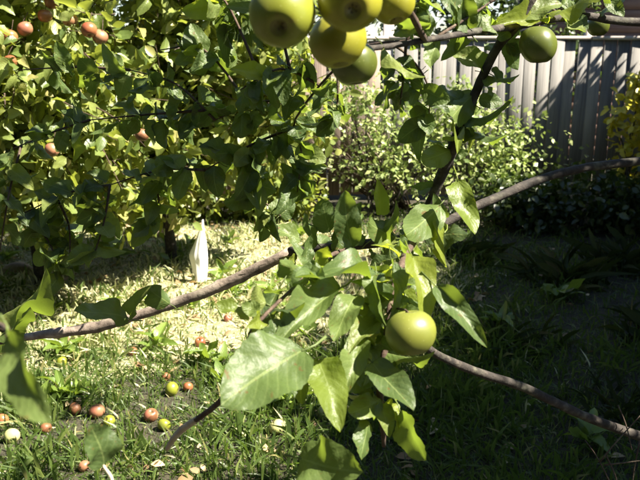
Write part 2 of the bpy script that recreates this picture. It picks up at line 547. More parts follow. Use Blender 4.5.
def pressed(x, y):                                   # grass is pressed down where an apple fell
    f = np.ones(len(x))
    for q in WG:
        f[((x - q[0]) / .05) ** 2 + ((y - q[1] + .05) / .11) ** 2 < 1] = .45
    return f


g = blades('grass', 90000, -3.2, 3.2, 2.0, 6.6, .03, .11, M['grass'],
           lambda x, y: view_keep(x, y) & (~in_patch(x, y, .95) | (rng.random(len(x)) < .34)) & (rng.random(len(x)) < np.clip(1.9 - .28 * y, .25, 1)) & (rng.random(len(x)) < np.clip(1.15 - .75 * (x - .14 * y), .22, 1)))
tag(g, 'short green grass growing over the garden ground', 'grass', kind='stuff')
g = blades('short_grass', 130000, -2.6, 2.6, 2.0, 5.6, .012, .04, M['grass'], lambda x, y: view_keep(x, y) & ~in_patch(x, y, .9) & (rng.random(len(x)) < np.clip(1.1 - .8 * (x - .14 * y), .12, 1)), lean=.9, wid=.05)
tag(g, 'thin short turf between the longer grass', 'turf', kind='stuff')
g = blades('dry_grass', 26000, -2.8, 1.3, 2.6, 6.3, .03, .10, M['straw'],
           lambda x, y: view_keep(x, y) & (in_patch(x, y, 1.0) | ((rng.random(len(x)) < .06))), lean=1.1)
tag(g, 'pale dry grass and straw on the sunlit patch', 'dry grass', kind='stuff')
n = 2600
x = rng.uniform(-3, 3, n); y = rng.uniform(2.1, 6.5, n)
ok = view_keep(x, y) & clear_front(x, y) & (in_patch(x, y, 1.1) | (rng.random(n) < np.clip(.3 - .22 * x, .05, .3))); x = x[ok]; y = y[ok]; n = len(x)
g = link('leaf_litter', bulk('leaf_litter', SMALL, np.stack([x, y, rng.uniform(.01, .04, n)], -1), np.stack([rng.normal(size=n), rng.normal(size=n), rng.normal(0, .25, n)], -1),
                             np.stack([rng.normal(0, .4, n), rng.normal(0, .4, n), np.ones(n)], -1), rng.uniform(.025, .065, n), M['dry_leaf']))
tag(g, 'dry brown fallen leaves scattered over the ground', 'leaf litter', kind='stuff')


# ------------------------------------------------------------------ board fence, with a post standing above its cap
FY = 7.2
fence = empty('board_fence', (0, FY, 0), 'weathered grey board fence with pale cap rail along the back of the garden', 'fence')


def board_mesh(name, w, t, h, mat, jag=0.0, bev=.004, seed=0):
    r = np.random.default_rng(seed)
    hz = h + r.uniform(-jag, jag, 2)
    o = [(-w / 2, -t / 2), (-w / 2 + bev, -t / 2 - bev), (w / 2 - bev, -t / 2 - bev * .6), (w / 2, -t / 2), (w / 2, t / 2), (-w / 2, t / 2)]
    V, F = [], []
    for zi in range(2):
        for i, (a, c) in enumerate(o):
            V.append((a, c, 0 if zi == 0 else hz[0] + (hz[1] - hz[0]) * (a / w + .5)))
    for i in range(6):
        j = (i + 1) % 6
        F.append((i, j, j + 6, i + 6))
    F += [(6, 7, 8, 9), (6, 9, 10, 11), (3, 2, 1, 0), (5, 4, 3, 0)]
    return mesh_np(name, V, F, mats=(mat,), smooth=False)


BV = [board_mesh('fence_board', w, .016, 1.42, M['fence'], .006, seed=i) for i, w in enumerate((.109, .112, .114, .107, .111))]
BB = [board_mesh('brown_fence_board', w, .016, 1.42, M['fence_brown'], .006, seed=i) for i, w in enumerate((.109, .112, .114, .107, .111))]
POSTS = [2.45 - 1.83 * i for i in range(-1, 5)]
k = 0
X = POSTS[-1]
while X < POSTS[0] - .05:
    if min(abs(X - p) for p in POSTS) > .055:
        o = link('board', (BB if X < POSTS[2] else BV)[k % 5], fence)
        o.location = (X, (.002 if k % 2 else .004) + random.uniform(-.003, .003), .06 + random.uniform(-.008, .004))
        o.rotation_euler = (random.uniform(-.008, .008), random.uniform(-.008, .008), .025 if k % 2 else -.02)
        k += 1
    X += .119
capm = board_mesh('cap_rail', 1.825, .07, .035, M['post'], .0)
railm = board_mesh('back_rail', 1.72, .04, .08, M['fence'], .0)
postm = board_mesh('fence_post', .09, .09, 1.71, M['post'], .01)
for i in range(len(POSTS) - 1):
    xm = (POSTS[i] + POSTS[i + 1]) / 2
    link('cap_rail', capm, fence, (xm, .01 + .004 * (i % 2), 1.478))
    for z in (.3, 1.2): link('back_rail', railm, fence, (xm, .045, z))
for p in POSTS:
    link('post', postm, fence, (p, .045, 0))

# shed behind the fence
shed = empty('garden_shed', (4.6, 9.8, 0), 'brown weatherboarded shed behind the fence at the right edge', 'shed')
wb = board_mesh('weatherboard', 3.4, .02, .145, M['shed'], 0)
for i in range(16):
    o = link('weatherboard', wb, shed, (0, -.0, .05 + i * .137)); o.rotation_euler = (-.06, 0, 0)
sw = board_mesh('side_wall', .03, 2.2, 2.25, M['shed'], 0)
for s in (-1, 1): link('side_wall', sw, shed, (s * 1.70, 1.12, 0.02))
rf = link('roof', board_mesh('shed_roof', 3.8, 2.7, .06, M['roof'], 0), shed, (0, 1.1, 2.33)); rf.rotation_euler = (.10, 0, 0)


# ------------------------------------------------------------------ shrubs
def blob_leaves(c, r, n, shell=.55, lump=.25, seed=0, lower=0.0):
    """leaf places through an uneven rounded volume"""
    q = np.random.default_rng(seed)
    d = nrm(q.normal(size=(n, 3)))
    ph = q.uniform(0, 6.28, (5, 3)); fr = q.uniform(2, 5, (5, 3))
    wob = 1 + lump * sum(np.sin((d * fr[i]).sum(-1) * 2 + ph[i, 0]) for i in range(5)) / 2.2
    rad = (shell + (1 - shell) * q.random(n) ** .6) * wob
    P = np.asarray(c) + d * np.asarray(r) * rad[:, None]
    ok = P[:, 2] > lower
    return P[ok], d[ok]


def shrub(name, base, label, cat, blobs, n, L, mat, temps, stems=5, group=None, seed=1, lump=.25, stem_r=.012):
    root = empty(name, base, label, cat, group)
    Ps, Ds = [], []
    for i, (c, r) in enumerate(blobs):
        P, d = blob_leaves(np.array(base) + c, r, int(n / len(blobs)), seed=seed * 31 + i, lump=lump, lower=.03)
        Ps.append(P); Ds.append(d)
    P = np.vstack(Ps); d = np.vstack(Ds); m_ = len(P)
    N = nrm(d * .5 + np.array([0.15, -.1, .6]) + .55 * rng.normal(size=(m_, 3)))
    D = nrm(d * .8 + .8 * rng.normal(size=(m_, 3)) + np.array([0, 0, -.1]))
    f = link('foliage', bulk('foliage', temps, P, D, N, rng.uniform(L[0], L[1], m_), M[mat]), root)
    f['kind'] = 'stuff'
    T = Tubes()
    for i in range(stems):
        c, r = blobs[i % len(blobs)]
        e = np.array(base) + c + np.array(r) * rng.uniform(-.6, .6, 3)
        b0 = np.array(base) + np.array([rng.uniform(-.08, .08), rng.uniform(-.08, .08), -.02])
        T.add([b0, (b0 + e) / 2 + rng.normal(0, .05, 3), e], [stem_r, stem_r * .8, stem_r * .3], 6, 4, .05)
    link('stem', T.mesh('stems', M['bark']), root)
    return root


shrub('variegated_shrub', (.55, 6.55, 0), 'pale variegated shrub against the fence behind the forked upright limb, left of the pair', 'shrub',
      [((0, 0, .78), (.42, .32, .36)), ((.35, .05, .70), (.34, .28, .34)), ((-.25, .1, .95), (.3, .2, .24)), ((.1, -.1, .40), (.4, .3, .25))], 2300, (.032, .065), 'varieg', TINY, 7, seed=3, lump=.6)
shrub('variegated_shrub', (1.35, 6.6, 0), 'pale variegated shrub against the fence below the single hanging green apple', 'shrub',
      [((0, 0, .66), (.42, .3, .36)), ((.35, .1, .55), (.34, .26, .3)), ((-.15, .05, .92), (.26, .2, .22)), ((.1, -.05, .35), (.4, .3, .25))], 2200, (.032, .065), 'varieg', TINY, 7, seed=4, lump=.6)
shrub('golden_shrub', (2.62, 6.55, 0), 'golden yellow leaved shrub by the fence at the right edge', 'shrub',
      [((0.06, 0, .88), (.22, .2, .22)), ((.1, 0, 1.1), (.13, .12, .14)), ((.1, 0, .5), (.22, .2, .3))], 620, (.05, .10), 'gold', SMALL, 5, seed=5)
for i, (x, y, h, lab) in enumerate([(-2.35, 6.5, .75, 'leafy green bush at the foot of the fence behind the left edge trunk'), (-1.45, 6.55, .62, 'leafy green bush at the foot of the fence between the two slim trunks'),
                                    (-.6, 6.5, .55, 'leafy green bush at the foot of the fence behind the white cloth')]):
    shrub('leafy_bush', (x, y, 0), lab, 'bush', [((0, 0, h * .5), (.5, .3, h * .55)), ((.25, -.1, h * .4), (.35, .25, h * .45))], 1500, (.05, .10), 'leaf_sun', SMALL, 4, 'bushes under the left trees', 50 + i, .4)
# dull evergreen planting in the shaded bed
for i, (x, y, h, lab) in enumerate([(1.55, 6.15, .42, 'low dark evergreen bush in the shaded bed, leftmost of three'), (2.15, 6.0, .5, 'rounded dark evergreen bush in the shaded bed, middle of three'),
                                    (2.75, 5.7, .55, 'dark evergreen bush in the shaded bed at the right edge')]):
    shrub('evergreen_bush', (x, y, 0), lab, 'bush', [((0, 0, h * .5), (.36, .3, h * .5)), ((.2, -.1, h * .45), (.25, .25, h * .4))], 1500, (.04, .08), 'hedge', SMALL, 4, 'bushes in the shaded bed', 10 + i, .4)
for i, (x, y, h, lab) in enumerate([(1.0, 5.2, .30, 'clump of strappy leaves in the shade behind the arching leaf'), (1.55, 4.7, .34, 'clump of strappy leaves in the middle of the shaded ground'),
                                    (2.05, 5.0, .4, 'clump of strappy leaves in the shade in front of the dark bushes'), (1.75, 3.7, .3, 'clump of strappy leaves in the shade at the right edge'),
                                    (.95, 3.6, .22, 'low clump of strappy leaves in the shade right of the hanging apple'), (1.25, 2.9, .2, 'low clump of strappy leaves beyond the lower right limb')]):
    root = empty('strappy_plant', (x, y, 0), lab, 'plant', 'strappy plants in the shade')
    n = 110
    a = rng.uniform(0, 6.28, n); rr0 = rng.uniform(0, .26, n)
    P = np.stack([x + rr0 * np.cos(a), y + rr0 * np.sin(a), np.full(n, -.01)], -1)
    a = a + rng.normal(0, .9, n)
    D = np.stack([np.cos(a) * .6, np.sin(a) * .6, rng.uniform(.1, 1.6, n)], -1); N = np.stack([-np.cos(a), -np.sin(a), np.full(n, .5)], -1)
    f = link('foliage', bulk('foliage', [leaf_template(5, 2, 1.0, .2, c, 0, t, 0, power=.5, seed=70 + q) for q, (c, t) in enumerate([(.5, .2), (.9, -.3), (.2, .4)])], P, D, N, rng.uniform(.4, 1.0, n) * h * .75, M['rough_leaf'], Wf=rng.uniform(.05, .11, n)), root)
    f['kind'] = 'stuff'
# hedge beyond the right edge: it throws the shade over the right half of the ground
shrub('off_frame_hedge', (3.25, 3.6, 0), 'tall dark hedge along the right side of the garden', 'hedge',
      [((0, dy, 1.0), (.62, .75, 1.05)) for dy in (-1.9, -.9, .1, 1.1, 2.0)] + [((.05, dy, 2.1), (.55, .7, .95)) for dy in (-1.9, -1.0, 0, .9)], 30000, (.08, .13), 'hedge', SMALL, 14, seed=21, lump=.2, stem_r=.03)
shrub('corner_laurel', (3.6, 6.7, 0), 'dark evergreen shrub in the corner of the fence', 'shrub',
      [((0, 0, 1.0), (.45, .36, .8)), ((.1, 0, 1.6), (.4, .3, .5)), ((-.2, -.1, 2.1), (.4, .3, .4))], 7500, (.06, .11), 'hedge', SMALL, 6, seed=22, lump=.3)
shrub('off_frame_hedge', (0, -2.6, 0), 'added tall dark hedge, unseen behind the camera, cutting the sky light', 'hedge',
      [((dx, 0, zz), (1.1, .6, 1.3)) for dx in (-5, -3.5, -2, -.5, 1, 2.5, 4) for zz in (1.2, 3.2)], 16000, (.14, .24), 'hedge', SMALL, 10, seed=24, stem_r=.04)  # added out of view to dim sky light on camera-facing sides
shrub('off_frame_hedge', (-5.0, 3.2, 0), 'added tall dark hedge, unseen at the left, cutting the sky light', 'hedge',
      [((0, dy, zz), (.6, 1.1, 1.3)) for dy in (-4.5, -3, -1.5, 0, 1.5, 3) for zz in (1.2, 3.0)], 14000, (.14, .24), 'hedge', SMALL, 10, seed=25, stem_r=.04)  # added beyond the left edge to block more of the sky
# neighbour's greenery over the fence
shrub('neighbour_hedge', (-.2, 8.7, 0), 'tall leafy hedge rising behind the fence', 'hedge',
      [((dx, 0, 1.3), (.8, .45, 1.25)) for dx in (-4.2, -3, -1.8, -.6, .6, 1.7, 2.4)], 16000, (.06, .10), 'hedge', SMALL, 9, seed=23, stem_r=.03)

# half bare twiggy bush added to cast streak shadows on the brown boards
tb = empty('streak_shadow_bush', (.75, 6.85, 0), 'added half bare twiggy bush casting streak shadows on the brown fence boards', 'bush')
Pl = []
for i in range(46):
    T = Tubes()
    a = np.array([.75 + rng.normal(0, .07), 6.85 + rng.normal(0, .05), -.02])
    an = rng.uniform(.35, 1.25); ln = rng.uniform(.6, 1.15)
    e = a + np.array([-ln * math.cos(an), rng.uniform(-.12, .24), ln * math.sin(an) + .05])
    md = (a + e) / 2 + np.array([rng.normal(0, .04), 0, rng.uniform(.0, .1)])
    PP = T.add([a, md, e], [rng.uniform(.005, .009), .005, .002], 5, 4, .1)
    link('stem', T.mesh('bush_stem', M['twig'] if i % 3 else M['stick']), tb)
    for k_ in range(9):
        Pl.append(PP[rng.integers(3, len(PP))] + rng.normal(0, .015, 3))
P = np.array(Pl); n = len(P)
f = link('foliage', bulk('foliage', TINY, P, nrm(rng.normal(size=(n, 3)) + [-.6, 0, .4]), nrm(rng.normal(size=(n, 3)) * .5 + [.3, -.3, 1]), rng.uniform(.03, .06, n), M['varieg']), tb)
f['kind'] = 'stuff'


# ------------------------------------------------------------------ apples
def apple_mesh(name, R, mat, seed=0, squash=.9, waist=.0):
    r = np.random.default_rng(seed)
    ns, nr = 28, 20
    lob = r.uniform(0, 6.28); skew = r.normal(0, .03, 2)
    V, F = [], []
    for i in range(nr + 1):
        t = math.pi * i / nr                       # 0 = stem end
        for j in range(ns):
            a = 2 * math.pi * j / ns
            rad = math.sin(t) ** .92 if 0 < i < nr else 0.0
            rad *= 1 + .05 * math.cos(t)           # broader shoulders at the stem end
            rad *= 1 + .02 * math.cos(5 * a + lob) * (1 - math.cos(t)) / 2 + .015 * math.sin(2 * a + lob)
            z = math.cos(t) * squash
            z -= .30 * math.exp(-(rad / .22) ** 2) if t < 1.5 else -.27 * math.exp(-(rad / .24) ** 2)
            V.append((R * (rad * math.cos(a) + skew[0] * z), R * (rad * math.sin(a) + skew[1] * z), R * z))
    for i in range(nr):
        for j in range(ns):
            k_ = (j + 1) % ns
            F.append((i * ns + j, (i + 1) * ns + j, (i + 1) * ns + k_, i * ns + k_))
    return mesh_np(name, V, F, mats=(M[mat],))


def calyx_mesh(R, squash):
    V, F = [], []
    z0 = -R * (squash - .28)
    for k_ in range(5):
        a = k_ * 1.2566
        t = np.array([math.cos(a), math.sin(a), 0]); s = np.array([-math.sin(a), math.cos(a), 0])
        n0 = len(V)
        V += [tuple(t * R * .02 - s * R * .05 + [0, 0, z0]), tuple(t * R * .02 + s * R * .05 + [0, 0, z0]), tuple(t * R * .13 + s * R * .03 + [0, 0, z0 - R * .10]),
              tuple(t * R * .13 - s * R * .03 + [0, 0, z0 - R * .10])]
        F.append((n0, n0 + 1, n0 + 2, n0 + 3))
        V += [tuple(np.array(v) + t * R * .03 + [0, 0, R * .012]) for v in V[n0:n0 + 4]]
        F += [(n0 + 7, n0 + 6, n0 + 5, n0 + 4), (n0, n0 + 4, n0 + 5, n0 + 1), (n0 + 2, n0 + 6, n0 + 7, n0 + 3)]
    return mesh_np('calyx', V, F, mats=(M['calyx'],), smooth=False)


def apple(P, diam, mat, label, cdir=(0, 0, -1), squash=.9, stem_to=None, seed=0, group=None, stem_len=None):
    R = diam / 2
    root = empty('apple', P, label, 'apple', group)
    z = -Vector(cdir).normalized()
    q = z.to_track_quat('Z', 'Y')
    root.rotation_euler = q.to_euler()
    f = link('fruit', apple_mesh('fruit', R, mat, seed, squash), root, (0, 0, 0))
    c = link('calyx', calyx_mesh(R, squash), root, (0, 0, 0))
    s0 = Vector((0, 0, R * (squash - .34)))
    if stem_to is not None:
        e = q.inverted() @ (Vector(stem_to) - Vector(P))
        mid = Vector((0, 0, R * squash * 1.05)) * .7 + (s0 + e) / 2 * .3
        pts = [tuple(s0), tuple(mid), tuple(e)]
    else:
        pts = [tuple(s0), (R * .05, R * .03, R * squash), (R * .16, R * .08, R * (squash + .22))]
    T = Tubes(); T.add(pts, [.0016, .0014, .002], 6, 4)
    link('stem', T.mesh('apple_stem', M['twig']), root, (0, 0, 0))
    return root


WIND = [  # px, py, diameter, skin, label
    (172, 389, .072, 'apple_green', 'yellow-green windfall apple in the grass touching a small red one'),
    (188, 387, .050, 'apple_red', 'small red windfall apple right of a yellow-green one'),
    (151, 415, .066, 'apple_pink', 'pink-red windfall apple touching a green one near the pale branch tip'),
    (164, 425, .060, 'apple_green', 'small green windfall apple in front of a pink-red one near the pale branch tip'),
    (277, 427, .074, 'apple_pale', 'pale cream windfall apple in bright sun below the big lit leaf'),
    (325, 412, .070, 'apple_pale', 'pale green windfall apple half hidden under the centre leaves'),
    (200, 342, .062, 'apple_red', 'red windfall apple lying on the far straw below the low limb'),
    (97, 411, .074, 'apple_pink', 'larger brownish pink windfall apple in the shaded grass at left'),
    (75, 409, .060, 'apple_brown', 'brown rotting windfall apple behind the shaded grass at left'),
    (12, 436, .068, 'apple_pale', 'pale yellow windfall apple at the left edge'),
    (109, 421, .056, 'apple_green', 'dull green windfall apple in front of a brownish pink one'),
    (105, 436, .052, 'apple_pale', 'small pale windfall apple nearest the bottom left leaf with a white stalk'),
    (46, 428, .052, 'apple_brown', 'small red-brown windfall apple between the edge apple and the shaded group'),
    (84, 466, .048, 'apple_pink', 'small pink windfall apple beside the leaf with a white stalk at the bottom'),
    (2, 420, .062, 'apple_red', 'dark red windfall apple cut by the left edge'),
    (166, 377, .046, 'apple_brown', 'tiny brown windfall apple just behind the yellow-green one'),
    (62, 362, .058, 'apple_green', 'green windfall apple among weeds below the low limb at left'),
    (228, 318, .055, 'apple_pink', 'pink windfall apple on the straw just beneath the low limb'),
    (133, 352, .055, 'apple_brown', 'brown windfall apple in the straw left of the red one'),
]
for i, (px, py, dm, mt, lab) in enumerate(WIND):
    dm *= .88
    p = on_ground(px, py, dm * .42)
    cd = nrm(rng.normal(size=3) + np.array([0, -.5, 0]))
    apple(tuple(p), dm, mt, lab, cd, .88, None, 100 + i, 'windfall apples in the grass')

# ------------------------------------------------------------------ the near apple tree: trunk beyond the right edge, limbs reaching in
SKY = np.array([0, 0, 1.0])
near = empty('apple_tree', (3.0, 2.75, 0), 'big apple tree whose limbs and leaves reach in front of the camera from the right', 'tree')
T = Tubes()
T.add([(3.0, 2.75, -.1), (3.0, 2.75, .12), (2.98, 2.72, .6), (2.95, 2.7, 1.1), (3.0, 2.6, 1.7), (3.15, 2.5, 2.4)], [.15, .125, .105, .10, .085, .065], 12, 5, .06)
link('trunk', T.mesh('trunk', M['bark']), near)


def limb(name, pts, rad, mat='bark', sides=10, knob=.06, sub=6):
    T = Tubes(); P = T.add(pts, rad, sides, sub, knob)
    return link(name, T.mesh(name, M[mat]), near), P


MAINP = [(2.95, 2.7, 1.12), (2.0, 2.35, 1.32), at(690, 158, 2.1), at(640, 161, 2.0), at(560, 173, 1.9), at(482, 204, 1.8), at(415, 236, 1.75), at(345, 246, 1.78),
                               at(290, 252, 1.85), at(232, 281, 1.9), at(195, 296, 1.92), at(130, 318, 1.95), at(90, 328, 1.98), at(20, 338, 2.0), at(-60, 352, 2.05)]
MAINR = [.055, .028, .0115, .0107, .0104, .0108, .011, .0115, .0125, .0145, .0125, .0115, .0145, .0095, .006]
main_l, main_P0 = limb('limb', MAINP[:9], MAINR[:9], knob=.07)
left_l, left_P = limb('limb', MAINP[8:], [x * 1.04 for x in MAINR[8:]], 'sunlit_bark', knob=.10)
main_P = np.vstack([main_P0, left_P])
fork_l, fork_P = limb('limb', [at(418, 235, 1.75), at(433, 196, 1.72), at(452, 150, 1.66), at(473, 98, 1.6), at(497, 48, 1.55), at(516, 26, 1.52), at(545, -20, 1.5), at(600, -90, 1.55)],
                      [.012, .011, .0125, .0095, .009, .0085, .007, .004])
top_l, top_P = limb('limb', [(3.0, 2.6, 1.75), (2.2, 2.1, 1.95), at(760, 15, 1.9), at(640, 22, 1.75), at(580, 16, 1.65), at(516, 26, 1.52), at(480, 31, 1.42), at(425, 40, 1.32), at(372, 48, 1.2), at(345, 38, 1.08)],
                    [.05, .03, .0125, .0095, .008, .0075, .0065, .0055, .0045, .003])
low_l, low_P = limb('limb', [(2.98, 2.7, .7), (2.1, 2.4, .62), at(700, 452, 2.1), at(640, 436, 2.0), at(580, 414, 1.9), at(525, 388, 1.8), at(472, 370, 1.7), at(430, 350, 1.55), at(398, 318, 1.38), at(386, 292, 1.3)],
                    [.05, .028, .0135, .0125, .0115, .0105, .0095, .008, .006, .004])
shoot_l, shoot_P = limb('shoot', [at(418, 234, 1.74), at(404, 258, 1.4), at(393, 295, 1.25), at(386, 340, 1.22), at(380, 388, 1.22), at(384, 446, 1.26)], [.009, .007, .006, .0055, .0065, .0035], 'twig', 8)
fruit_l, fruit_P = limb('shoot', [at(425, 40, 1.32), at(402, 0, 1.12), at(360, -42, .98), at(310, -45, .92), at(262, -42, .90), at(215, -60, .95)], [.006, .005, .0045, .004, .0035, .002], 'twig', 8)
red_l, red_P = limb('shoot', [at(352, 246, 1.76), at(318, 262, 1.35), at(300, 282, 1.2), at(268, 312, 1.12), at(250, 335, 1.10), at(243, 372, 1.12), at(226, 396, 1.15)], [.005, .0038, .0028, .0026, .003, .003, .0042], 'twig', 8)
tip_l, tip_P = limb('shoot', [at(226, 396, 1.15), at(210, 410, 1.18), at(196, 420, 1.2)], [.0045, .0045, .0045], 'twig', 8)
pale_l, pale_P = limb('shoot', [at(198, 418.5, 1.198), at(184, 428, 1.22), at(174, 438, 1.24), at(167, 449, 1.26)], [.0050, .0058, .0055, .0035], 'pale_wood', 8)

# overhead scaffold and crown, above and to the right of the frame
T = Tubes()
scaf = []
for e, m2 in [((4.6, 3.6, 3.6), (3.9, 3.1, 2.9)), ((3.9, 1.2, 3.7), (3.5, 1.8, 3.0)), ((4.9, 2.2, 3.4), (4.0, 2.3, 2.9)), ((3.5, 4.4, 3.5), (3.3, 3.5, 2.9)), ((3.6, 2.6, 4.2), (3.3, 2.5, 3.2))]:
    T.add([(3.12, 2.52, 2.25), m2, e], [.055, .04, .015], 8, 5, .05)
T.add([(3.0, 2.55, 2.0), (2.1, 2.0, 2.25), (1.2, 1.7, 2.3), (.4, 1.55, 2.25), (-.35, 1.6, 2.2)], [.05, .035, .025, .016, .008], 8, 5, .05)
link('scaffold_limb', T.mesh('scaffold_limb', M['bark']), near)


def crown_leaves(blobs, ntw, per, L, seed, keep=None, droop=.35):
    """leaves grouped along twigs spread through the blobs"""
    q = np.random.default_rng(seed)
    Ps, Ds, Ns, Ls, TW = [], [], [], [], []
    for i in range(ntw):
        c, r = blobs[q.integers(len(blobs))]
        d = nrm(q.normal(size=3)); s = np.array(c) + d * np.array(r) * q.random() ** .45
        td = nrm(d * .7 + .7 * q.normal(size=3) + np.array([0, 0, .05]))
        ln = q.uniform(.15, .34)
        if keep is not None and not keep(s + td * ln * .5): continue
        e = s + td * ln + np.array([0, 0, -.05])
        TW.append((s, (s + e) / 2 + q.normal(0, .012, 3), e))
        for k_ in range(per):
            t = (k_ + q.random()) / per
            p = s + (e - s) * t
            side = nrm(np.cross(td, q.normal(size=3)))
            D = nrm(td * .35 + side + np.array([0, 0, -droop]))
            Ps.append(p + D * .015); Ds.append(D)
            Ns.append(nrm(np.array([.25, -.12, .8]) + .6 * q.normal(size=3)))
            Ls.append(q.uniform(*L))
    return np.array(Ps), np.array(Ds), np.array(Ns), np.array(Ls), TW


def off_frame(P):
    x, y, d = project(P)
    return not (d > 0 and -60 < x < 700 and -70 < y < 560)


P, D, N, L, TW = crown_leaves([((4.0, 3.6, 3.2), (1.2, 1.9, .8)), ((3.7, 2.3, 3.3), (1.1, 1.2, .8)), ((3.9, 3.1, 4.0), (1.0, 1.4, .6)), ((4.2, 4.5, 3.0), (.9, 1.0, .7)), ((2.5, 1.85, 2.2), (.6, .6, .45)), ((3.3, 3.2, 2.6), (.7, 1.6, .5)), ((2.15, 2.1, 2.25), (.42, .5, .35))], 1800, 12, (.07, .10), 5, off_frame)
P2, D2, N2, L2, TW2 = crown_leaves([((.35, 2.0, 2.35), (.55, .4, .28)), ((-.02, 1.4, 2.12), (.45, .28, .26)), ((-.25, 1.8, 2.2), (.45, .45, .22)), ((1.5, 1.6, 2.3), (.32, .25, .2)), ((1.8, 1.4, 2.15), (.4, .32, .25)), ((1.8, 1.4, 2.15), (.4, .32, .25))], 100, 10, (.06, .095), 6, off_frame)
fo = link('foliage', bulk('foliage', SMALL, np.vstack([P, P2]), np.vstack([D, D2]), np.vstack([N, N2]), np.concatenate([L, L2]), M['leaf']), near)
fo['kind'] = 'stuff'
T = Tubes()
for a, b_, c in TW2 + TW[::3]: T.add([a, b_, c], [.004, .003, .0015], 4, 2)
link('twigs', T.mesh('twigs', M['twig']), near)
# ---- hand placed leaves: base px,py,depth  tip px,py,depth  width px  roll  shape  skin
TOC = lambda p: nrm(CAM - p)


def big(parent, b0, t0, w, roll=0.0, k=0, mat='leaf', up=.6, bend=1.0):
    B = at(*b0); E = at(*t0)
    D = E - B; Ln = np.linalg.norm(D)
    N = nrm(.75 * TOC(B) + up * SKY + .1 * np.array([1, 0, 0]))
    dn = D / Ln
    N = nrm(N - (N @ dn) * dn)
    r = math.radians(roll)
    N = N * math.cos(r) + np.cross(dn, N) * math.sin(r)
    return leaf_object(parent, B, D, N, Ln, w / FPX * (b0[2] + t0[2]) / 2, k, mat)


